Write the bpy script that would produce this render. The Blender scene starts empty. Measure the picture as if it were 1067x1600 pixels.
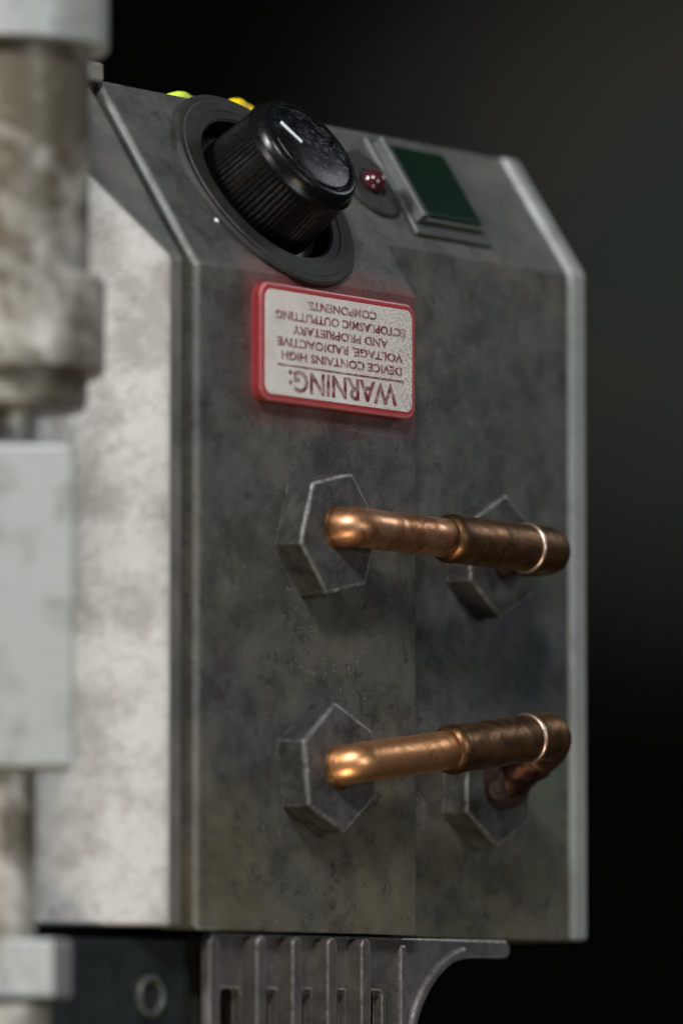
import bpy, bmesh, math, random
from mathutils import Vector, Matrix, noise
R = math.radians
random.seed(7)
scene = bpy.context.scene
S = 0.001                       # all shapes are given in millimetres
VZ = 0.080                      # device base lies 80 mm under its reference point

# ------------------------------------------------------------------ camera
FPX = 9900.0
TH = math.atan(863 / FPX)
PHI = R(53)
cam = bpy.data.cameras.new('camera')
cam_o = bpy.data.objects.new('camera', cam)
scene.collection.objects.link(cam_o)
scene.camera = cam_o
cam.sensor_fit = 'VERTICAL'
cam.sensor_height = 36.0
cam.sensor_width = 24.0
cam.lens = FPX / 1600 * 36.0
cam_o.location = (-0.01165, -0.98713, -0.07601)
cam_o.rotation_euler = (math.pi / 2 + TH, 0, 0)
cam.clip_start = 0.01
cam.clip_end = 50
cam.dof.use_dof = True
cam.dof.focus_distance = 0.981
cam.dof.aperture_fstop = 9.0
cam.dof.aperture_blades = 9

# ------------------------------------------------------------------ world and lamps
world = bpy.data.worlds.new('World')
scene.world = world
world.use_nodes = True
bg = world.node_tree.nodes['Background']
bg.inputs[0].default_value = (0.75, 0.85, 1.0, 1)
bg.inputs[1].default_value = 0.012

def lamp(name, kind, loc, target, power, color, size=0.2, size_y=None, spot=None, blend=1.0):
    l = bpy.data.lights.new(name, kind)
    l.energy = power
    l.color = color
    if kind == 'AREA':
        l.shape = 'RECTANGLE'
        l.size = size
        l.size_y = size_y or size
    if kind == 'SPOT':
        l.spot_size = spot
        l.spot_blend = blend
        l.shadow_soft_size = size
    o = bpy.data.objects.new(name, l)
    scene.collection.objects.link(o)
    o.location = loc
    o.rotation_euler = (Vector(target) - Vector(loc)).to_track_quat('-Z', 'Y').to_euler()
    return o

lamp('key_lamp', 'AREA', (0.0, -1.05, 0.85), (-0.01, 0, 0), 12.0, (1.0, 0.975, 0.94), 0.26, 0.2)
lamp('left_lamp', 'AREA', (-0.95, -0.75, 0.72), (-0.05, 0, 0), 22.0, (1.0, 0.99, 0.97), 0.22, 0.3)
lamp('right_side_lamp', 'AREA', (0.98, 0.60, 0.62), (0.0, 0, 0), 1.7, (0.92, 0.97, 1.0), 0.40, 0.25)
lamp('right_front_lamp', 'AREA', (0.80, -0.80, 0.15), (0.0, 0, 0), 2.3, (0.86, 0.95, 1.0), 0.22, 0.22)
lamp('warm_low_lamp', 'AREA', (0.0, -0.8, -0.75), (-0.03, 0, -0.07), 3.4, (1.0, 0.84, 0.58), 0.2, 0.2)
lamp('backdrop_lamp', 'SPOT', (0.9, 1.1, 0.55), (0.22, 2.5, 0.38), 650, (1.0, 0.97, 0.9), 0.05, spot=R(19))

scene.view_settings.view_transform = 'Standard'
scene.view_settings.look = 'None'
scene.view_settings.exposure = 0
scene.view_settings.gamma = 1
scene.view_settings.use_curve_mapping = False
scene.render.engine = 'CYCLES'
scene.cycles.use_denoising = True
scene.cycles.max_bounces = 6

# ------------------------------------------------------------------ materials
class NT:
    def __init__(self, name):
        self.m = bpy.data.materials.new(name)
        self.m.use_nodes = True
        self.t = self.m.node_tree
        self.b = self.t.nodes['Principled BSDF']
        tc = self.t.nodes.new('ShaderNodeTexCoord')
        mp = self.t.nodes.new('ShaderNodeMapping')
        mp.inputs['Scale'].default_value = (1000, 1000, 1000)
        self.l(tc.outputs['Object'], mp.inputs[0])
        self.co = mp.outputs[0]
    def l(self, a, b): self.t.links.new(a, b)
    def put(self, v, sock):
        if hasattr(v, 'is_output') or isinstance(v, bpy.types.NodeSocket): self.l(v, sock)
        elif isinstance(v, (tuple, list)): sock.default_value = tuple(v) + ((1,) if len(v) == 3 and sock.type == 'RGBA' else ())
        else: sock.default_value = v
    def noise(self, scale, detail=5, rough=0.6, stretch=None, off=(0, 0, 0), dist=0.0):
        co = self.co
        mp = self.t.nodes.new('ShaderNodeMapping')
        mp.inputs['Scale'].default_value = stretch or (1, 1, 1)
        mp.inputs['Location'].default_value = off
        self.l(co, mp.inputs[0])
        n = self.t.nodes.new('ShaderNodeTexNoise')
        n.inputs['Scale'].default_value = scale
        n.inputs['Detail'].default_value = detail
        n.inputs['Roughness'].default_value = rough
        n.inputs['Distortion'].default_value = dist
        self.l(mp.outputs[0], n.inputs['Vector'])
        return n.outputs['Fac']
    def ramp(self, f, stops):
        r = self.t.nodes.new('ShaderNodeValToRGB')
        el = r.color_ramp.elements
        for i, (p, c) in enumerate(stops):
            e = el[i] if i < 2 else el.new(p)
            e.position = p
            e.color = (c, c, c, 1) if not isinstance(c, tuple) else c + (1,)
        self.l(f, r.inputs[0])
        return r.outputs[0]
    def mix(self, f, a, b, mode='MIX'):
        n = self.t.nodes.new('ShaderNodeMix')
        n.data_type = 'RGBA'
        n.blend_type = mode
        self.put(f, n.inputs[0]); self.put(a, n.inputs[6]); self.put(b, n.inputs[7])
        return n.outputs[2]
    def math(self, op, a, b=0.0, c=None):
        n = self.t.nodes.new('ShaderNodeMath')
        n.operation = op
        self.put(a, n.inputs[0]); self.put(b, n.inputs[1])
        if c is not None: self.put(c, n.inputs[2])
        return n.outputs[0]
    def sep(self):
        n = self.t.nodes.new('ShaderNodeSeparateXYZ')
        self.l(self.co, n.inputs[0])
        return n.outputs
    def bump(self, h, strength=0.3, dist=0.0003):
        n = self.t.nodes.new('ShaderNodeBump')
        n.inputs['Strength'].default_value = strength
        n.inputs['Distance'].default_value = dist
        self.l(h, n.inputs['Height'])
        self.l(n.outputs[0], self.b.inputs['Normal'])
    def edge(self, radius, lo=0.02, hi=0.25):
        bv = self.t.nodes.new('ShaderNodeBevel')
        bv.samples = 4
        bv.inputs['Radius'].default_value = radius * S
        g = self.t.nodes.new('ShaderNodeNewGeometry')
        d = self.t.nodes.new('ShaderNodeVectorMath'); d.operation = 'DOT_PRODUCT'
        self.l(bv.outputs[0], d.inputs[0]); self.l(g.outputs['Normal'], d.inputs[1])
        v = self.math('SUBTRACT', 1.0, d.outputs['Value'])
        return self.ramp(v, [(lo, 0.0), (hi, 1.0)])
    def set(self, **k):
        for a, v in k.items():
            self.put(v, self.b.inputs[a.replace('_', ' ')])
        return self.m

def mat_case():
    """dark gunmetal paint, rubbed and stained, paint dust and a red tint round the warning plate"""
    k = NT('gunmetal_paint')
    big = k.noise(0.045, 4, 0.55, off=(3, 1, 9), dist=0.6)
    mid = k.noise(0.16, 6, 0.65, off=(9, 4, 2))
    fine = k.noise(2.2, 3, 0.7)
    c = k.mix(k.ramp(big, [(0.35, 0.0), (0.65, 1.0)]), (0.092, 0.100, 0.099), (0.130, 0.120, 0.100))
    c = k.mix(k.ramp(mid, [(0.36, 0.75), (0.56, 0.0)]), c, (0.040, 0.041, 0.041))
    c = k.mix(k.ramp(mid, [(0.58, 0.0), (0.78, 0.55)]), c, (0.16, 0.157, 0.145))
    c = k.mix(k.ramp(fine, [(0.45, 0.0), (0.75, 0.28)]), c, (0.20, 0.20, 0.19))
    sx = k.sep()
    low = k.ramp(k.math('ADD', k.math('MULTIPLY', sx[2], -0.012), k.math('MULTIPLY', k.math('SUBTRACT', big, 0.5), 1.2)), [(0.25, 0.0), (0.65, 0.75)])
    c = k.mix(low, c, k.mix(mid, (0.10, 0.092, 0.056), (0.21, 0.19, 0.125)))
    teal = k.ramp(k.math('SUBTRACT', k.math('ADD', k.math('MULTIPLY', sx[0], 0.022), k.math('MULTIPLY', k.math('SUBTRACT', big, 0.5), 1.5)), k.math('MULTIPLY', k.math('ABSOLUTE', k.math('ADD', sx[2], 18.0)), 0.018)), [(0.15, 0.0), (0.8, 0.45)])
    c = k.mix(teal, c, (0.052, 0.080, 0.082))
    grime = k.noise(0.06, 7, 0.72, off=(57, 3, 21), dist=0.3)
    c = k.mix(k.ramp(grime, [(0.36, 0.6), (0.47, 0.0)]), c, (0.030, 0.027, 0.026))
    dirt = k.noise(0.35, 7, 0.75, off=(11, 30, 4), dist=0.2)
    c = k.mix(k.ramp(dirt, [(0.36, 0.7), (0.44, 0.0)]), c, (0.030, 0.029, 0.027))
    grit = k.noise(5.0, 2, 0.8, off=(7, 7, 1))
    c = k.mix(k.ramp(grit, [(0.56, 0.0), (0.74, 0.5)]), c, (0.27, 0.27, 0.26))
    c = k.mix(k.ramp(grit, [(0.28, 0.5), (0.44, 0.0)]), c, (0.03, 0.03, 0.03))
    # tiny light paint specks
    vor = k.t.nodes.new('ShaderNodeTexVoronoi'); vor.inputs['Scale'].default_value = 0.8
    k.l(k.co, vor.inputs['Vector'])
    sp = k.ramp(vor.outputs['Distance'], [(0.07, 1.0), (0.11, 0.0)])
    patch = k.ramp(k.noise(0.08, 2, 0.5, off=(20, 5, 5)), [(0.50, 0.0), (0.60, 1.0)])
    c = k.mix(k.math('MULTIPLY', sp, k.math('MULTIPLY', patch, 0.9)), c, (0.5, 0.5, 0.48))
    # red tint round the plate, fading outwards (u -41..-1, v 24.5..42.5)
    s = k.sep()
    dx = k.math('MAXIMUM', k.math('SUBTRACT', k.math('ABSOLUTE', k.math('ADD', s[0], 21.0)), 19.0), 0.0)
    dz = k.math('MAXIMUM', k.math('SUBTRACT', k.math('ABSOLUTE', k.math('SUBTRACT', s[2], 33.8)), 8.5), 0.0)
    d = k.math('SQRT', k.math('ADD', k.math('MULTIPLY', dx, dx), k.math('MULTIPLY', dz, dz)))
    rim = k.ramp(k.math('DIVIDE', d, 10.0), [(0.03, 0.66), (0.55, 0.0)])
    red_tint = k.math('MULTIPLY', rim, k.ramp(k.noise(0.35, 4, 0.6, off=(2, 8, 1)), [(0.25, 0.25), (0.7, 1.0)]))
    c = k.mix(red_tint, c, (0.30, 0.045, 0.045))
    e = k.math('MULTIPLY', k.math('MULTIPLY', k.edge(0.6, 0.01, 0.10), k.math('LESS_THAN', s[0], -50.0)), k.ramp(k.noise(0.5, 4, 0.6), [(0.25, 0.35), (0.6, 1.0)]))
    c = k.mix(k.math('MULTIPLY', e, 0.95), c, (0.44, 0.48, 0.49))  # pale left edges: wear, with the bluish edge highlight painted in
    sc1 = k.ramp(k.noise(0.5, 3, 0.5, stretch=(0.25, 1, 4.0), off=(3, 3, 3), dist=0.4), [(0.69, 0.0), (0.71, 0.22)])
    sc2 = k.ramp(k.noise(0.6, 3, 0.5, stretch=(3.0, 1, 0.4), off=(8, 3, 3), dist=0.6), [(0.70, 0.0), (0.72, 0.22)])
    c = k.mix(sc1, c, (0.30, 0.30, 0.29))
    c = k.mix(sc2, c, (0.30, 0.30, 0.29))
    rgh = k.ramp(mid, [(0.3, 0.40), (0.7, 0.58)])
    k.bump(k.math('ADD', k.math('ADD', k.math('MULTIPLY', mid, 0.5), k.math('MULTIPLY', grit, 0.4)), k.math('MULTIPLY', fine, 0.5)), 0.5, 0.0003)
    return k.set(Base_Color=c, Roughness=rgh, Metallic=0.35)

def mat_silver(name='worn_silver_paint', base=(0.50, 0.50, 0.48), stain=(0.20, 0.175, 0.14), seed=0, amount=0.6, scale=0.1, metallic=0.15, rough=0.5, slo=0.5):
    k = NT(name)
    a = k.noise(scale, 5, 0.62, off=(seed, seed * 2, 5), dist=0.8)
    b = k.noise(scale * 5, 5, 0.65, off=(4, seed, 2))
    c = k.mix(k.math('MULTIPLY', k.ramp(a, [(slo, 0.0), (slo + 0.16, 1.0)]), amount), base, stain)
    c = k.mix(k.ramp(b, [(0.50, 0.0), (0.78, 0.5 * amount)]), c, tuple(x * 0.6 for x in stain))
    c = k.mix(k.ramp(b, [(0.22, 0.35), (0.42, 0.0)]), c, tuple(min(1, x * 1.25) for x in base))
    k.bump(b, 0.12, 0.0002)
    return k.set(Base_Color=c, Roughness=k.ramp(b, [(0.3, rough - 0.06), (0.7, rough + 0.12)]), Metallic=metallic)

def mat_dark(name, base, hi, rough=0.5, metallic=0.4, edge=0.6, escale=0.5, ecol=(0.4, 0.4, 0.4)):
    k = NT(name)
    a = k.noise(0.3, 6, 0.65)
    b = k.noise(3.0, 3, 0.6)
    c = k.mix(k.ramp(a, [(0.35, 0.0), (0.7, 1.0)]), base, hi)
    c = k.mix(k.ramp(b, [(0.5, 0.0), (0.8, 0.4)]), c, tuple(min(1, x * 1.9) for x in hi))
    if edge:
        e = k.math('MULTIPLY', k.edge(escale, 0.01, 0.15), k.ramp(k.noise(0.9, 4, 0.6, off=(1, 7, 3)), [(0.35, 0.1), (0.6, 1.0)]))
        c = k.mix(k.math('MULTIPLY', e, edge), c, ecol)
    k.bump(k.math('ADD', a, k.math('MULTIPLY', b, 0.4)), 0.3, 0.00025)
    return k.set(Base_Color=c, Roughness=rough, Metallic=metallic)

def mat_copper(name, bright, dark, lo, hi, rough=0.3):
    k = NT(name)
    a = k.noise(0.22, 5, 0.6, off=(1, 2, 3), dist=1.0)
    b = k.noise(1.6, 5, 0.7, off=(5, 2, 1))
    c = k.mix(k.ramp(a, [(lo, 1.0), (hi, 0.0)]), bright, dark)
    c = k.mix(k.ramp(b, [(0.5, 0.0), (0.78, 0.6)]), c, tuple(x * 0.4 for x in dark))
    k.bump(b, 0.18, 0.0002)
    return k.set(Base_Color=c, Roughness=k.ramp(a, [(0.3, rough + 0.18), (0.7, rough)]), Metallic=0.92)

M = {}
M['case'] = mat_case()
M['silver'] = mat_silver(seed=2, amount=0.55, base=(0.50, 0.50, 0.49), stain=(0.22, 0.20, 0.18))
M['tube'] = mat_silver('stained_tube_metal', base=(0.44, 0.43, 0.39), stain=(0.10, 0.085, 0.06), seed=15, amount=1.0, scale=0.07, metallic=0.3, rough=0.42, slo=0.40)
M['clean'] = mat_silver('clean_cast_metal', base=(0.33, 0.355, 0.355), stain=(0.20, 0.205, 0.20), seed=8, amount=0.75, metallic=0.2, rough=0.42)
M['bracket'] = mat_dark('dark_bracket_metal', (0.090, 0.086, 0.085), (0.18, 0.172, 0.168), 0.38, 0.5, 1.0, 0.6, (0.7, 0.69, 0.67))  # pale edge colour also paints the highlights along the ribs
M['nut'] = mat_dark('blackened_nut_metal', (0.045, 0.045, 0.046), (0.15, 0.15, 0.145), 0.40, 0.45, 1.0, 0.75, (0.75, 0.75, 0.72))
M['copper'] = mat_copper('rubbed_copper', (0.88, 0.47, 0.28), (0.34, 0.15, 0.065), 0.36, 0.58, 0.30)
M['patina'] = mat_copper('browned_copper', (0.34, 0.175, 0.08), (0.11, 0.06, 0.03), 0.42, 0.66, 0.38)
M['bright'] = mat_copper('bright_rubbed_copper', (0.98, 0.50, 0.24), (0.55, 0.24, 0.09), 0.30, 0.52, 0.30)
M['charred'] = mat_copper('charred_copper', (0.13, 0.06, 0.04), (0.05, 0.024, 0.02), 0.45, 0.7, 0.42)
M['solder'] = mat_copper('bright_solder', (0.95, 0.72, 0.60), (0.6, 0.36, 0.26), 0.25, 0.5, 0.25)
M['lump'] = mat_dark('burnt_flux', (0.018, 0.011, 0.010), (0.05, 0.028, 0.024), 0.55, 0.25, 0)
M['washer'] = mat_dark('black_washer', (0.007, 0.007, 0.007), (0.020, 0.019, 0.018), 0.6, 0.0, 0.4, 0.35, (0.14, 0.14, 0.13))
M['boss'] = mat_dark('scuffed_black_disc', (0.016, 0.016, 0.018), (0.07, 0.07, 0.072), 0.33, 0.3, 0)
M['bezel'] = mat_dark('dark_switch_frame', (0.040, 0.045, 0.042), (0.075, 0.08, 0.075), 0.5, 0.3, 0.45, 0.4, (0.3, 0.32, 0.31))

def mat_plastic():
    k = NT('black_knob_plastic')
    b = k.noise(1.1, 6, 0.75, off=(2, 2, 2))
    c = k.mix(k.ramp(b, [(0.60, 0.0), (0.76, 0.3)]), (0.004, 0.004, 0.0045), (0.03, 0.03, 0.034))
    k.bump(b, 0.10, 0.0002)
    return k.set(Base_Color=c, Roughness=k.ramp(b, [(0.45, 0.24), (0.7, 0.40)]), Specular_IOR_Level=0.22)
M['plastic'] = mat_plastic()

def mat_cap():
    k = NT('glossy_black_with_glare')
    b = k.noise(0.42, 8, 0.82, off=(6, 2, 2), stretch=(1, 1.8, 1))
    f = k.noise(2.2, 5, 0.8, off=(1, 9, 2), stretch=(1, 2.2, 1))
    right = k.ramp(k.math('ADD', k.math('MULTIPLY', k.sep()[0], 0.09), 0.35), [(0.1, 0.15), (0.9, 1.0)])
    glare = k.math('MULTIPLY', k.math('MULTIPLY', k.ramp(b, [(0.48, 0.0), (0.60, 1.0)]), k.ramp(f, [(0.40, 0.15), (0.62, 1.0)])), right)
    c = k.mix(glare, (0.004, 0.004, 0.005), (0.17, 0.185, 0.22))  # bluish glare of the right half painted as patches of base colour
    k.bump(f, 0.25, 0.0002)
    return k.set(Base_Color=c, Roughness=k.ramp(glare, [(0.0, 0.13), (1.0, 0.42)]), Specular_IOR_Level=0.4)
M['cap'] = mat_cap()

def mat_plate():
    k = NT('rubbed_plate_face')
    b = k.noise(3.2, 4, 0.75)
    a = k.noise(0.22, 4, 0.6)
    c = k.mix(k.ramp(a, [(0.35, 0.0), (0.7, 0.6)]), (0.80, 0.77, 0.75), (0.66, 0.58, 0.56))
    c = k.mix(k.ramp(b, [(0.54, 0.0), (0.68, 0.8)]), c, (0.24, 0.15, 0.15))
    worn = k.math('MULTIPLY', k.ramp(k.noise(2.4, 3, 0.8, off=(8, 1, 1)), [(0.50, 0.0), (0.58, 1.0)]), k.ramp(k.math('MULTIPLY', k.math('ADD', k.sep()[0], 22.0), 0.055), [(0.0, 0.0), (1.0, 0.75)]))
    c = k.mix(worn, c, (0.16, 0.12, 0.12))
    k.bump(b, 0.6, 0.0003)
    return k.set(Base_Color=c, Roughness=0.45, Metallic=0.0)
M['plate'] = mat_plate()

def mat_red(name, base, blend=0.0):
    k = NT(name)
    b = k.noise(2.2, 5, 0.75, off=(3, 3, 3))
    a = k.noise(0.8, 5, 0.7, off=(9, 1, 3))
    c = k.mix(k.ramp(b, [(0.60, 0.0), (0.72, 0.6)]), base, (0.52, 0.36, 0.35))
    if blend: c = k.mix(k.ramp(a, [(0.42, 0.0), (0.62, blend)]), c, (0.50, 0.42, 0.41))
    if not blend:
        e = k.math('MULTIPLY', k.edge(0.8, 0.01, 0.12), k.ramp(b, [(0.35, 0.2), (0.6, 1.0)]))
        c = k.mix(k.math('MULTIPLY', e, 0.9), c, (0.72, 0.40, 0.40))
    return k.set(Base_Color=c, Roughness=0.38, Coat_Weight=0.3)
M['red'] = mat_red('red_enamel', (0.36, 0.035, 0.045))
M['letter'] = mat_red('red_letter_paint', (0.17, 0.020, 0.028), 0.85)

def plain(name, col, rough=0.5, metallic=0.0, coat=0.0, trans=0.0):
    k = NT(name)
    n = k.noise(0.9, 3, 0.6)
    c = k.mix(n, tuple(x * 0.8 for x in col), tuple(min(1, x * 1.15) for x in col))
    return k.set(Base_Color=c, Roughness=rough, Metallic=metallic, Coat_Weight=coat, Transmission_Weight=trans)
M['white'] = plain('pointer_paint', (0.75, 0.82, 0.85), 0.4)
M['green'] = plain('dark_green_plastic', (0.0008, 0.014, 0.005), 0.3)
M['green'].node_tree.nodes['Principled BSDF'].inputs['Specular IOR Level'].default_value = 0.12
M['lens'] = plain('dark_red_lens', (0.05, 0.010, 0.015), 0.12, 0, 0.6)
M['lime'] = plain('lime_sleeve', (0.52, 0.66, 0.06), 0.4)
M['yellow'] = plain('yellow_sleeve', (0.85, 0.62, 0.01), 0.4)
M['grey'] = plain('grey_sleeve', (0.25, 0.22, 0.22), 0.5)
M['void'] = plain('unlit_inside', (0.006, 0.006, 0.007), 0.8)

# ------------------------------------------------------------------ geometry helpers (x = along the front, y = into the box, z = up, in mm)
def link(name, bm, mat, parent, smooth=False, frame=None, label=None):
    bmesh.ops.recalc_face_normals(bm, faces=bm.faces)
    me = bpy.data.meshes.new(name)
    bmesh.ops.scale(bm, vec=(S, S, S), verts=bm.verts)
    bm.to_mesh(me); bm.free()
    if smooth:
        me.polygons.foreach_set('use_smooth', [True] * len(me.polygons))
    me.materials.append(mat)
    o = bpy.data.objects.new(name, me)
    scene.collection.objects.link(o)
    o.parent = parent
    if frame is not None:
        # frames are expressed in the device's own space; children of a part stay relative to it
        base = Matrix.Identity(4)
        p = parent
        while p is not None and p is not device:
            base = p.matrix_basis.inverted() @ base
            p = p.parent
        o.matrix_basis = base @ frame
    elif parent is device:
        o.location = (0, 0, VZ)
    if smooth == 'angle':
        md = o.modifiers.new('edges', 'EDGE_SPLIT'); md.split_angle = R(32)
    if label: o['label'] = label
    return o

def prism(poly, z0, z1, bm=None):
    """closed prism over an (x, y) polygon"""
    bm = bm or bmesh.new()
    a = [bm.verts.new((x, y, z0)) for x, y in poly]
    b = [bm.verts.new((x, y, z1)) for x, y in poly]
    n = len(poly)
    bm.faces.new(a[::-1]); bm.faces.new(b)
    for i in range(n):
        bm.faces.new((a[i], a[(i + 1) % n], b[(i + 1) % n], b[i]))
    return bm

def profile_x(prof, x0, x1, bm=None):
    """prism along x over a (y, z) profile"""
    bm = bm or bmesh.new()
    a = [bm.verts.new((x0, y, z)) for y, z in prof]
    b = [bm.verts.new((x1, y, z)) for y, z in prof]
    n = len(prof)
    bm.faces.new(a); bm.faces.new(b[::-1])
    for i in range(n):
        bm.faces.new((a[i], b[i], b[(i + 1) % n], a[(i + 1) % n]))
    return bm

def plate_y(poly, y0, y1, bm=None):
    """plate over an (x, z) polygon from y0 (front) to y1"""
    bm = bm or bmesh.new()
    a = [bm.verts.new((x, y0, z)) for x, z in poly]
    b = [bm.verts.new((x, y1, z)) for x, z in poly]
    n = len(poly)
    bm.faces.new(a); bm.faces.new(b[::-1])
    for i in range(n):
        bm.faces.new((a[i], b[i], b[(i + 1) % n], a[(i + 1) % n]))
    return bm

def box(x0, x1, y0, y1, z0, z1, bm=None):
    return prism([(x0, y0), (x1, y0), (x1, y1), (x0, y1)], z0, z1, bm)

def bevel(bm, w, seg=2, only=None):
    bmesh.ops.recalc_face_normals(bm, faces=bm.faces)
    es = [e for e in bm.edges if len(e.link_faces) == 2 and e.calc_face_angle(0) > R(20) and (only is None or only(e))]
    bmesh.ops.bevel(bm, geom=es, offset=w, offset_type='OFFSET', segments=seg, profile=0.5, affect='EDGES', clamp_overlap=True)
    return bm

def lathe(prof, seg=64, bm=None, flute=None, axis_xy=(0, 0)):
    """revolve a closed (r, z) profile; first and last at r=0 become poles"""
    bm = bm or bmesh.new()
    rings = []
    for r, z in prof:
        if r < 1e-6:
            rings.append([bm.verts.new((axis_xy[0], axis_xy[1], z))])
        else:
            ring = []
            for i in range(seg):
                a = 2 * math.pi * i / seg
                rr = r + (flute(a, r, z) if flute else 0)
                ring.append(bm.verts.new((axis_xy[0] + rr * math.cos(a), axis_xy[1] + rr * math.sin(a), z)))
            rings.append(ring)
    for A, B_ in zip(rings, rings[1:]):
        for i in range(seg):
            j = (i + 1) % seg
            if len(A) == 1 and len(B_) == 1: continue
            if len(A) == 1: bm.faces.new((A[0], B_[j], B_[i]))
            elif len(B_) == 1: bm.faces.new((A[i], A[j], B_[0]))
            else: bm.faces.new((A[i], A[j], B_[j], B_[i]))
    return bm

def ring_lathe(prof, seg=96, bm=None):
    """revolve a closed loop of (r, z) into a ring"""
    bm = bm or bmesh.new()
    rings = [[bm.verts.new((r * math.cos(2 * math.pi * i / seg), r * math.sin(2 * math.pi * i / seg), z)) for i in range(seg)] for r, z in prof]
    for k in range(len(rings)):
        A, B_ = rings[k], rings[(k + 1) % len(rings)]
        for i in range(seg):
            j = (i + 1) % seg
            bm.faces.new((A[i], A[j], B_[j], B_[i]))
    return bm

def sweep(pts, radii, seg=32, bm=None, cap=True):
    bm = bm or bmesh.new()
    pts = [Vector(p) for p in pts]
    t0 = (pts[1] - pts[0]).normalized()
    up = Vector((0, 0, 1)) if abs(t0.z) < 0.9 else Vector((1, 0, 0))
    nrm = (up - t0 * up.dot(t0)).normalized()
    rings = []
    for i, p in enumerate(pts):
        if i == 0: t = t0
        elif i == len(pts) - 1: t = (pts[i] - pts[i - 1]).normalized()
        else: t = ((pts[i + 1] - pts[i]).normalized() + (pts[i] - pts[i - 1]).normalized()).normalized()
        nrm = (nrm - t * nrm.dot(t)).normalized()
        bi = t.cross(nrm)
        r = radii[i] if isinstance(radii, (list, tuple)) else radii
        rings.append([bm.verts.new(p + (nrm * math.cos(2 * math.pi * k / seg) + bi * math.sin(2 * math.pi * k / seg)) * r) for k in range(seg)])
    for A, B_ in zip(rings, rings[1:]):
        for k in range(seg):
            j = (k + 1) % seg
            bm.faces.new((A[k], A[j], B_[j], B_[k]))
    if cap:
        bm.faces.new(rings[0][::-1]); bm.faces.new(rings[-1])
    return bm

def corner(p0, p1, p2, r, n=10):
    """points rounding the corner p1 with radius r"""
    p0, p1, p2 = map(Vector, (p0, p1, p2))
    a = (p0 - p1).normalized(); b = (p2 - p1).normalized()
    half = a.angle(b) / 2
    d = r / math.tan(half)
    c = p1 + (a + b).normalized() * (r / math.sin(half))
    s = p1 + a * d - c; e = p1 + b * d - c
    ang = s.angle(e)
    ax = s.cross(e).normalized()
    return [c + Matrix.Rotation(ang * i / n, 3, ax) @ s for i in range(n + 1)]

def lump(bm, amp, scale, seed=0):
    for v in bm.verts:
        q = v.co * scale + Vector((seed, seed, seed))
        d = noise.noise_vector(q) + 0.5 * noise.noise_vector(q * 2.3)
        v.co += d * amp

BETA = R(57)
BEND_V = 43.8
def cframe(u, s, h=0.0):
    """frame lying on the sloping top panel: u along the box, s up the slope from the bend, h out of it"""
    m = Matrix.Rotation(BETA, 4, 'X')
    c = Vector((0, math.cos(BETA), math.sin(BETA)))
    n = Vector((0, -math.sin(BETA), math.cos(BETA)))
    o = Vector((u, 0, BEND_V)) + c * s + n * h
    return Matrix.Translation(Vector((o.x * S, o.y * S, o.z * S + VZ))) @ m

# ------------------------------------------------------------------ backdrop
def make_backdrop():
    bm = bmesh.new()
    bm2 = box(-2500, 2500, 0, 60, -2000, 2500, bm)
    bmesh.ops.scale(bm, vec=(S, S, S), verts=bm.verts)
    bmesh.ops.recalc_face_normals(bm, faces=bm.faces)
    me = bpy.data.meshes.new('backdrop'); bm.to_mesh(me); bm.free()
    k = NT('dark_backdrop_cloth')
    a = k.noise(0.006, 2, 0.5, off=(4, 0, 1))
    c = k.mix(k.ramp(a, [(0.4, 0.0), (0.6, 1.0)]), (0.0030, 0.0041, 0.0039), (0.0044, 0.0041, 0.0037))
    me.materials.append(k.set(Base_Color=c, Roughness=0.95, Specular_IOR_Level=0.0))
    o = bpy.data.objects.new('backdrop', me)
    o.location = (0, 2.5, 0.1)
    scene.collection.objects.link(o)
    o['kind'] = 'structure'
make_backdrop()

# ------------------------------------------------------------------ the device
device = bpy.data.objects.new('handheld_device', None)
scene.collection.objects.link(device)
device.location = (0, 0, -VZ)
device.rotation_euler = (0, 0, PHI)
device['label'] = 'weathered gunmetal and silver prop device with black knob, copper pipes and red warning plate'
device['category'] = 'prop device'

# --- main case: left part stands 5.7 mm proud of the right part, both share the sloping top panel
TOPY, TOPV, BOT = 19.0, 73.0, -56.0
RB = BEND_V + 5.7 * math.tan(BETA)
bm = profile_x([(0, BOT), (0, BEND_V), (TOPY, TOPV), (48, TOPV), (48, BOT)], -55.3, 0)
bevel(bm, 1.1, 3, lambda e: all(v.co.x < -55 for v in e.verts))
bevel(bm, 0.25, 2, lambda e: all(abs(v.co.x) < 0.01 for v in e.verts) and all(v.co.y < 6 for v in e.verts))
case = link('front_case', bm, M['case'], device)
def cut(o, cutter_bm, frame):
    '''sink a recess into a part'''
    c = link('cutter', cutter_bm, M['void'], device, False, frame)
    md = o.modifiers.new('recess', 'BOOLEAN'); md.object = c; md.operation = 'DIFFERENCE'; md.solver = 'EXACT'
    bpy.context.view_layer.update()
    me = bpy.data.meshes.new_from_object(o.evaluated_get(bpy.context.evaluated_depsgraph_get()))
    o.modifiers.clear(); o.data = me
    cm = c.data
    bpy.data.objects.remove(c); bpy.data.meshes.remove(cm)
cut(case, lathe([(0, -3.0), (13.5, -3.0), (13.5, 3.0), (0, 3.0)], 96), cframe(-26.8, 17.4))
bm = profile_x([(5.7, BOT), (5.7, RB), (TOPY, TOPV), (48, TOPV), (48, BOT)], 0.02, 49.4)
link('recessed_case', bm, M['case'], device)
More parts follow.
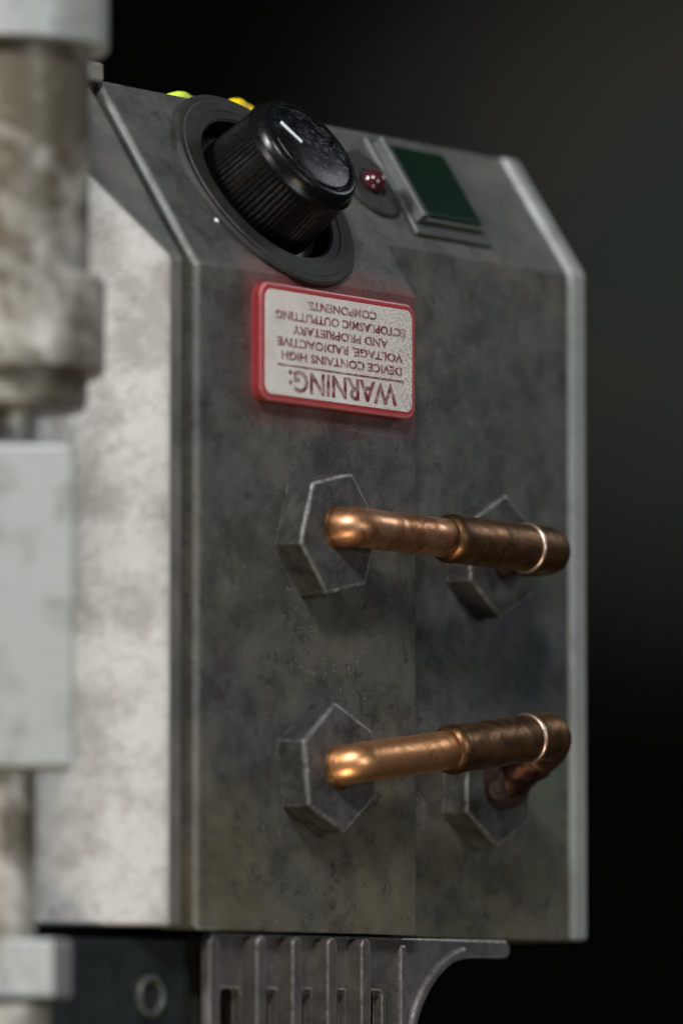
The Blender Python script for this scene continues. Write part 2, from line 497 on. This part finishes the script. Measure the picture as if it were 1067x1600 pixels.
# raised rim along the right edge
lip = 1.1
ny, nv = lip * math.sin(BETA), lip * math.cos(BETA)
prof = [(5.7 - lip, BOT), (5.7 - lip, RB + 0.5), (TOPY - ny, TOPV + nv - 0.3), (TOPY + 3, TOPV + 0.3), (48, TOPV + 0.3), (48, BOT)]
bm = profile_x(prof, 49.42, 53.4)
bevel(bm, 0.75, 3)
link('edge_rim', bm, mat_silver('rubbed_rim_paint', base=(0.27, 0.29, 0.29), stain=(0.15, 0.16, 0.16), seed=3, amount=0.5), device)

# --- pale side housing with a sloping top
foot = [(-57.1, 1.0), (-60.6, 1.0), (-60.6 - 36.4, 1.0 + 28.7), (-97, 46), (-57.1, 46)]
bm = prism(foot, BOT + 0.3, 76)
n_ = Vector((0, -math.sin(BETA), math.cos(BETA)))
pt = Vector((0, 0, BEND_V)) - n_ * 0.6
bmesh.ops.bisect_plane(bm, geom=bm.verts[:] + bm.edges[:] + bm.faces[:], plane_co=pt, plane_no=n_, clear_outer=True)
bmesh.ops.holes_fill(bm, edges=[e for e in bm.edges if len(e.link_faces) == 1])
bevel(bm, 0.8, 3)
def mat_side():
    k = NT('silver_side_paint')
    a = k.noise(0.07, 6, 0.68, off=(2, 4, 5), dist=0.15)
    b = k.noise(0.45, 5, 0.65, off=(4, 2, 2))
    silver = k.mix(k.math('MULTIPLY', k.ramp(a, [(0.46, 0.0), (0.60, 1.0)]), 0.8), (0.52, 0.515, 0.50), (0.30, 0.28, 0.265))
    silver = k.mix(k.ramp(b, [(0.50, 0.0), (0.75, 0.5)]), silver, (0.20, 0.19, 0.18))
    chip = k.noise(0.9, 6, 0.8, off=(14, 2, 2))
    silver = k.mix(k.ramp(chip, [(0.60, 0.0), (0.66, 0.6)]), silver, (0.15, 0.145, 0.14))
    dark = k.mix(k.ramp(a, [(0.40, 0.0), (0.66, 1.0)]), (0.10, 0.105, 0.10), (0.19, 0.18, 0.165))
    # front strip and slope: their shade painted as darker colour, picked by normal
    g = k.t.nodes.new('ShaderNodeTexCoord')
    s = k.t.nodes.new('ShaderNodeSeparateXYZ'); k.l(g.outputs['Normal'], s.inputs[0])
    isside = k.ramp(k.math('MULTIPLY', s.outputs[0], -1.0), [(0.18, 0.0), (0.30, 1.0)])
    c = k.mix(isside, dark, silver)
    e = k.math('MULTIPLY', k.edge(1.0, 0.01, 0.10), k.math('LESS_THAN', k.sep()[0], -59.8))
    c = k.mix(k.math('MULTIPLY', e, 0.8), c, (0.55, 0.55, 0.54))  # bright edge highlight put into the colour together with wear
    k.bump(b, 0.25, 0.0003)
    return k.set(Base_Color=c, Roughness=k.ramp(b, [(0.3, 0.45), (0.7, 0.6)]), Metallic=0.15)
link('side_housing', bm, mat_side(), device, label='pale silver housing beside the dark case')
bm = box(-60.8, -55.5, 17.8, 24, 72.6, 75.6); bevel(bm, 0.5, 2)
link('mounting_tab', bm, M['tube'], device)

# --- stepped tube at the left
AX = (-103.5, -2.5)
def tubepart(name, prof, mat, label=None, parent=device):
    bm = lathe(prof, 96)
    fr = Matrix.Translation((AX[0] * S, AX[1] * S, VZ))
    return link(name, bm, mat, parent, 'angle', fr, label)
tube = tubepart('stepped_tube', [(0, 10.5), (5.0, 10.5), (5.2, 10.8), (5.2, 18.5), (12.3, 18.6), (12.5, 66), (12.4, 90), (0, 90)], M['tube'])
tubepart('top_collar', [(12.6, 69.2), (14.9, 69.2), (15.2, 69.5), (15.2, 72), (15.2, 92), (0, 92), (0, 69.2), (12.6, 69.2)][:6] + [(0, 92)], M['clean'], None, tube)
tubepart('middle_collar', [(0, 22.0), (14.0, 22.0), (14.8, 22.8), (14.8, 35.6), (14.1, 36.3), (12.4, 36.4), (0, 36.4)], M['tube'], None, tube)
tubepart('lower_ring', [(0, 17.2), (11.6, 17.2), (12.1, 17.7), (12.1, 20.4), (10.6, 21.2), (10.6, 21.9), (0, 21.9)], M['tube'], None, tube)
tubepart('narrow_pipe', [(0, -62), (5.2, -62), (5.2, -30), (0, -30)], M['tube'], None, tube)
tubepart('lower_pipe', [(0, -100), (7.5, -100), (7.5, -67.5), (0, -67.5)], M['tube'], None, tube)

def rblock(name, w, d, z0, z1, yaw, off, mat, parent, bev=0.6):
    bm = box(-w / 2, w / 2, -d / 2, d / 2, z0, z1)
    bevel(bm, bev, 3)
    # yaw measured against the picture plane: the device itself is turned by PHI
    fr = Matrix.Translation(((AX[0] + off[0]) * S, (AX[1] + off[1]) * S, VZ)) @ Matrix.Rotation(yaw - PHI, 4, 'Z')
    return link(name, bm, mat, parent, False, fr)
rblock('square_block', 20.6, 16, -34.2, 11.8, R(4), (0, 0), M['clean'], tube)
rblock('foot_block', 19.0, 9.5, -66.6, -58.4, R(-14), (0, 0), M['clean'], tube, 0.5)

# --- vented bracket under the case
def arc(cx, cz, r, a0, a1, n=14):
    return [(cx + r * math.cos(R(a0 + (a1 - a0) * i / n)), cz + r * math.sin(R(a0 + (a1 - a0) * i / n))) for i in range(n + 1)]
bm = bmesh.new()
outline = [(-40.9, -56.4), (35, -56.4)] + arc(34.6, -57.9, 1.3, 60, -90, 6) + [(28, -59.3)] + arc(26, -76.5, 17.2, 90, 160) + [(9.3, -84), (-41, -84)]
ax_ = outline
bm = plate_y([(x - 8.1, z) for x, z in ax_], 2.0, 3.8)
bevel(bm, 0.6, 2)
bracket = link('vented_bracket', bm, M['bracket'], device)
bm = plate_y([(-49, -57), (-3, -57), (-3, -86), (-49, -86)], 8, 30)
link('slot_shade_block', bm, M['void'], bracket)  # near-black block, its colour stands for the shade inside the slots
# ribs and the dark slots between them
for i, x in enumerate((-49.6, -40.4, -31.6, -22.8, -14.2)):
    b = bmesh.new()
    x0, x1 = x - 1.3, x + 1.1
    poly = [(x1, -84), (x1, -58.0)] + arc(x - 0.1, -58.0, 1.2, 0, 180, 8)[1:-1] + [(x0, -58.0), (x0, -84)]
    plate_y(poly[::-1], -1.0 if i else 0.8, 2.4, b)
    bevel(b, 0.5, 3)
    link('rib', b, M['bracket'], bracket)
for x in (-44.6, -35.6, -26.8, -18.2, -9.2):
    b = bmesh.new()
    plate_y([(x - 2.4, -90), (x + 2.9, -90), (x + 2.9, -65.2), (x + 2.3, -64.6), (x - 1.8, -64.6), (x - 2.4, -65.2)], 0, 6.5, b)
    cut(bracket, b, Matrix.Translation((0, 0, VZ)))
b = bmesh.new(); plate_y([(-5.4, -84), (-4.8, -84), (-4.8, -64.6), (-5.4, -64.6)], 1.2, 2.3, b); link('slot_edge', b, M['bezel'], bracket)
b = bmesh.new(); plate_y([(-2.5, -84), (-0.9, -84), (-0.9, -57.5), (-2.5, -57.5)], 1.2, 2.3, b); bevel(b, 0.4, 2); link('rib', b, M['bracket'], bracket)
# raised curved flange along the opening
o_ = arc(17.9, -76.5, 19.4, 100, 165) + arc(17.9, -76.5, 17.6, 165, 100)
b = plate_y(o_, 0.8, 2.3); bevel(b, 0.6, 2); link('curved_flange', b, M['bracket'], bracket)
# dark rear plate at the left with its ring screw
b = plate_y([(-100, -57.5), (-49.2, -57.5), (-49.2, -90), (-100, -90)], 6, 10)
rear = link('rear_plate', b, mat_dark('teal_dark_metal', (0.018, 0.024, 0.026), (0.035, 0.045, 0.046), 0.45, 0.4, 0), device)
b = ring_lathe([(2.0, 0), (3.4, 0), (3.4, 0.6), (3.1, 0.95), (2.7, 1.1), (2.3, 0.95), (2.0, 0.6)], 40)
link('screw', b, M['bezel'], rear, 'angle', Matrix.Translation((-58.9 * S, 5.98 * S, VZ - 66.0 * S)) @ Matrix.Rotation(R(90), 4, 'X'))

# --- control knob on its washer
KU, KS = -26.8, 17.4
washer = link('knob_washer', ring_lathe([(13.3, -2.0), (13.6, -2.0), (13.9, -0.2), (18.5, -0.2), (18.5, 0.55), (18.1, 0.9), (13.7, 0.9), (13.3, 0.6)], 120), M['washer'], device, 'angle', cframe(KU, KS))
link('inner_disc', lathe([(0, -2.95), (13.2, -2.95), (13.2, -2.6), (12.2, -2.35), (0, -2.35)], 96), M['boss'], washer, 'angle', cframe(KU, KS))
b = ring_lathe([(15.0, 0.85), (17.2, 0.85), (17.0, 1.05), (15.2, 1.05)], 96)
link('washer_ridge', b, M['washer'], washer, 'angle', cframe(KU, KS))

NF = 72
def flute(a, r, z):
    if z < 0.0 or z > 10.0: return 0
    return -0.26 * (0.5 + 0.5 * math.cos(NF * a)) ** 2
prof = [(0, -0.4), (9.9, -0.4), (10.9, -0.2), (11.0, 0.1)] + [(11.0 - 0.7 * t / 8, 0.1 + 9.6 * t / 8) for t in range(1, 9)] + [(10.3, 9.9), (10.5, 10.1), (10.5, 10.6), (10.1, 11.0), (9.9, 11.2), (9.75, 12.2), (9.35, 12.75), (8.9, 12.95), (8.3, 12.9), (8.15, 12.6), (0, 12.6)]
knob = link('control_knob', lathe(prof, 432, flute=flute), M['plastic'], device, 'angle', cframe(KU, KS, -1.7))
link('knob_cap', lathe([(0, 12.3), (7.95, 12.3), (7.95, 12.75), (7.6, 12.95), (4, 13.15), (0, 13.2)], 96), M['cap'], knob, True, cframe(KU, KS, -1.7))
pa, pb = Vector((-32.9, 22.0)), Vector((-30.2, 18.4))
dv = (pb - pa); L_ = dv.length; ang = math.atan2(dv.y, dv.x)
b = box(-L_ / 2, L_ / 2, -0.33, 0.33, 13.0, 13.28); bevel(b, 0.08, 1)
mid = (pa + pb) / 2
link('pointer_line', b, M['white'], knob, False, cframe(mid.x + 0.9, mid.y - 0.6, -1.7) @ Matrix.Rotation(ang, 4, 'Z'))
# small white dot on the slope
link('index_dot', lathe([(0, -0.1), (0.42, -0.1), (0.42, 0.08), (0.3, 0.18), (0, 0.2)], 20), M['white'], device, True, cframe(-44.0, 9.4))

# --- indicator lamp
plate = link('indicator_base', lathe([(0, -0.3), (6.6, -0.3), (6.6, 0.35), (6.2, 0.7), (3.0, 0.75), (2.6, 0.4), (0, 0.4)], 72), M['washer'], device, 'angle', cframe(4.6, 23.0))
dome = [(0, 0.2), (2.15, 0.2), (2.15, 0.9)] + [(2.15 * math.cos(R(a)), 0.9 + 2.1 * math.sin(R(a))) for a in range(10, 90, 10)] + [(0, 3.0)]
link('indicator_lamp', lathe(dome, 48), M['lens'], plate, True, cframe(4.6, 23.0))

# --- square green push switch
def slope_box(x0, x1, s0, s1, h0, h1, bev=0.3):
    b = box(x0, x1, s0, s1, h0, h1)
    return bevel(b, bev, 2)
sw = link('push_switch', slope_box(9.9, 30.3, 13.6, 33.2, -0.3, 0.9, 0.35), M['bezel'], device, False, cframe(0, 0))
b = bmesh.new()
for a in ((10.6, 12.0, 15.6, 31.6), (27.9, 28.5, 15.6, 31.6), (12.05, 27.85, 15.6, 16.4), (12.05, 27.85, 30.8, 31.6)):
    box(*a, 0.7, 3.0 if a[0] < 12 else 1.9, b)
bevel(b, 0.25, 2)
link('switch_frame', b, M['bezel'], sw, False, cframe(0, 0))
b = slope_box(12.1, 27.8, 16.5, 30.7, 0.7, 2.4, 0.4)
link('green_button', b, M['green'], sw, False, cframe(0, 0))

# --- warning plate
def rrect(x0, x1, z0, z1, r, n=6):
    pts = []
    for cx, cz, a in ((x1 - r, z1 - r, 0), (x0 + r, z1 - r, 90), (x0 + r, z0 + r, 180), (x1 - r, z0 + r, 270)):
        pts += arc(cx, cz, r, a, a + 90, n)
    return pts
b = plate_y(rrect(-41.9, -2.6, 24.2, 42.2, 2.2), -1.75, 0.3); bevel(b, 0.3, 3)
wp = link('warning_plate', b, M['red'], device)
b = plate_y(rrect(-40.9, -3.5, 25.2, 41.2, 1.5), -1.87, -1.65); bevel(b, 0.06, 1)
link('plate_face', b, M['plate'], wp)
def text_line(txt, u_right, u_left, v_top, v_bot, bm, y=-1.95, embolden=0.0):
    """text standing on its head: it reads from the high-u side, letter tops towards low v"""
    cu = bpy.data.curves.new('lettering', 'FONT')
    cu.body = txt; cu.size = 1; cu.offset = embolden
    cu.extrude = 0; cu.resolution_u = 3
    o = bpy.data.objects.new('tmp_text', cu)
    me = bpy.data.meshes.new_from_object(o)
    t = bmesh.new(); t.from_mesh(me)
    bpy.data.objects.remove(o); bpy.data.meshes.remove(me)
    if not t.verts: return
    xs = [v.co.x for v in t.verts]; ys = [v.co.y for v in t.verts]
    x0, x1 = min(xs), max(xs)
    y0, y1 = 0.0, 0.70
    vm = {}
    for v in t.verts:
        fx = (v.co.x - x0) / (x1 - x0); fy = (v.co.y - y0) / (y1 - y0)
        vm[v.index] = bm.verts.new((u_right + (u_left - u_right) * fx, y, v_bot + (v_top - v_bot) * fy))
    bm.verts.ensure_lookup_table()
    for f in t.faces:
        try: bm.faces.new([vm[v.index] for v in f.verts])
        except ValueError: pass
    t.free()
    return bm
def solid_text(name, bm, mat, parent, depth=0.12):
    fs = bm.faces[:]
    r = bmesh.ops.extrude_face_region(bm, geom=fs)
    bmesh.ops.translate(bm, vec=(0, depth, 0), verts=[g for g in r['geom'] if isinstance(g, bmesh.types.BMVert)])
    return link(name, bm, mat, parent)
bm = bmesh.new(); text_line('WARNING:', -7.6, -35.2, 25.95, 29.15, bm, embolden=0.022)
solid_text('heading_lettering', bm, M['letter'], wp)
b = plate_y([(-37.9, 29.75), (-5.9, 29.75), (-5.9, 30.0), (-37.9, 30.0)], -1.95, -1.85)
link('ruled_line', b, M['letter'], wp)
bm = bmesh.new()
rows = [('DEVICE CONTAINS HIGH', -6.3, -37.0), ('VOLTAGE, RADIOACTIVE', -6.1, -38.0), ('AND PROPRIETARY', -9.9, -34.2), ('ECTOPLASMIC OUTPUTTING', -5.4, -38.4), ('COMPONENTS.', -12.9, -30.6)]
for i, (t, ur, ul) in enumerate(rows):
    v = 30.75 + i * 2.03
    text_line(t, ur, ul, v, v + 1.25, bm, embolden=0.022)
solid_text('body_lettering', bm, M['letter'], wp)

# --- hex nuts and copper pipes
def hexnut(u, w, v, rad, th, phase, label):
    pts = [(rad * math.cos(R(phase + 60 * k)), rad * math.sin(R(phase + 60 * k))) for k in range(6)]
    b = plate_y([(u + x, v + z) for x, z in pts], -w - th, -w + 0.2)
    bevel(b, 0.4, 2)
    b.verts.ensure_lookup_table()
    bmesh.ops.subdivide_edges(b, edges=[e for e in b.edges if e.calc_length() > 3], cuts=4, use_grid_fill=True)
    lump(b, 0.15, 0.33, u)
    return link('hex_nut', b, M['nut'], device, False, None, label)
N1 = (-26.0, 5.5); N2 = (24.7, 5.4); N3 = (-25.8, -31.1); N4 = (23.4, -31.5)
hexnut(N1[0] - 0.5, 0, N1[1] - 0.8, 10.0, 5.1, 12, 'blackened hex nut at the front end of the upper copper pipe')
hexnut(N2[0], -5.7, N2[1] - 0.7, 10.0, 4.9, 26, 'blackened hex nut behind the upper copper pipe')
hexnut(N3[0] - 0.5, 0, N3[1], 10.0, 5.1, 37, 'blackened hex nut at the front end of the lower copper pipe')
hexnut(N4[0], -5.7, N4[1] - 0.3, 10.0, 4.9, 27, 'brownish hex nut behind the lower copper pipe')

def pipe(A, y0, B_, y1, run_a, run_b, label, thin=3.05, thick=3.75, mat='copper', bend=3.25, tailr=3.5):
    """A, B_: (u, v) of the nuts; run_a/run_b: (u, v, w) of the two corners"""
    p0 = Vector((A[0], y0, A[1])); c1 = Vector((run_a[0], -run_a[2], run_a[1]))
    c2 = Vector((run_b[0], -run_b[2], run_b[1])); p3 = Vector((B_[0], y1, B_[1]))
    d = (c2 - c1).normalized()
    k1 = corner(p0, c1, c2, bend)
    L = (c2 - c1).length
    joint = c1 + d * (L * 0.46)
    pts = [p0] + k1 + [c1 + d * (L * f) for f in (0.15, 0.25, 0.35)] + [joint]
    b = sweep(pts, thin, 40)
    lump(b, 0.06, 0.25, A[1])
    cp = link('copper_pipe', b, M[mat], device, True, None, label)
    # ferrule where the pipe leaves the nut
    q = (c1 - p0).normalized()
    b = sweep([p0, p0 + q * 1.0, p0 + q * 1.6], [thin + 0.6, thin + 0.5, thin + 0.2], 40)
    link('ferrule', b, M['patina'], cp, 'angle')
    # fitting: a wider sleeve with a rolled mouth
    a0 = joint - d * 1.0
    stations = [(0, thin + 0.05), (0.3, thin + 0.45), (1.0, thick + 0.1), (1.8, thick + 0.15), (2.6, thick + 0.05), (3.4, thick)]
    end = (c2 - d * 8.9 - a0).length
    pts = [a0 + d * s for s, _ in stations] + [a0 + d * (3.4 + (end - 3.4) * i / 5) for i in range(1, 6)]
    rad = [r for _, r in stations] + [thick] * 5
    b = sweep(pts, rad, 48); lump(b, 0.05, 0.3, 3)
    link('sleeve', b, M['patina'], cp, 'angle')
    # bright ring of solder
    r0 = c2 - d * 9.3
    b = sweep([r0 + d * t for t in (0, 0.15, 0.45, 0.75, 0.9)], [thick, thick + 0.22, thick + 0.32, thick + 0.22, thick], 48)
    link('solder_ring', b, M['solder'], cp, True)
    # elbow and return leg
    k2 = corner(c1, c2, p3, thick * 1.08, 14)
    r = thick + 0.12
    pts = [c2 - d * 8.4] + k2
    q = (p3 - c2).normalized()
    b = sweep(pts + [k2[-1] + q * 1.5], r, 48); lump(b, 0.06, 0.3, 9)
    link('elbow', b, M['patina'], cp, 'angle')
    tl = (p3 - k2[-1]).length
    b = sweep([k2[-1] + q * (0.6 + (tl - 0.6) * t / 24) for t in range(25)], [tailr + 0.5 * max(0, (t - 14) / 10) for t in range(25)], 48)
    lump(b, 0.28, 0.45, 5)
    link('return_leg', b, M['charred'], cp, True)
    return cp
pipe((N1[0] - 1.0, N1[1]), -4.0, N2, 1.6, (N1[0] - 1.0, 5.6, 7.4), (26.3, 5.0, 8.9), 'dull copper pipe bridging the two upper nuts')
pipe((N3[0] - 1.0, N3[1]), -4.0, N4, 1.6, (N3[0] - 1.0, -30.6, 7.4), (25.6, -23.9, 9.6), 'brighter copper pipe slanting between the two lower nuts', mat='bright', tailr=4.0)

# burnt flux lumps on the two right-hand nuts
for (u, v, r, h, dy, du, dv, n) in ((N2[0], N2[1], 4.2, 2.6, 0.2, 0.3, 0, 1), (N4[0], N4[1], 5.4, 2.8, -0.2, 0.6, 1.0, 2)):
    b = bmesh.new(); bmesh.ops.create_icosphere(b, subdivisions=5, radius=1.0)
    bmesh.ops.scale(b, vec=(r, h, r), verts=b.verts)
    lump(b, 0.5, 0.35, n * 3)
    bmesh.ops.translate(b, vec=(u + du, dy, v + dv), verts=b.verts)
    link('flux_lump', b, M['lump'], device, True)

# coloured sleeves peeking over the rear top edge
def sleeve(name, x0, x1, y, z, top, r, mat):
    c = (x0 + x1) / 2
    pts = [(x0 + (x1 - x0) * t / 12, y + 0.6 * math.sin(t), z + (top - z) * (1 - ((t - 6) / 6) ** 4)) for t in range(13)]
    link(name, sweep(pts, r, 20), mat, device, True)
sleeve('lime_cable', -31.5, -20.5, 26, 68, 74.1, 1.4, M['lime'])
sleeve('yellow_cable', -15.0, -5.0, 27.5, 68, 75.0, 1.5, M['yellow'])
sleeve('grey_cable', -19.5, -14.0, 29.0, 68, 74.8, 1.1, M['grey'])
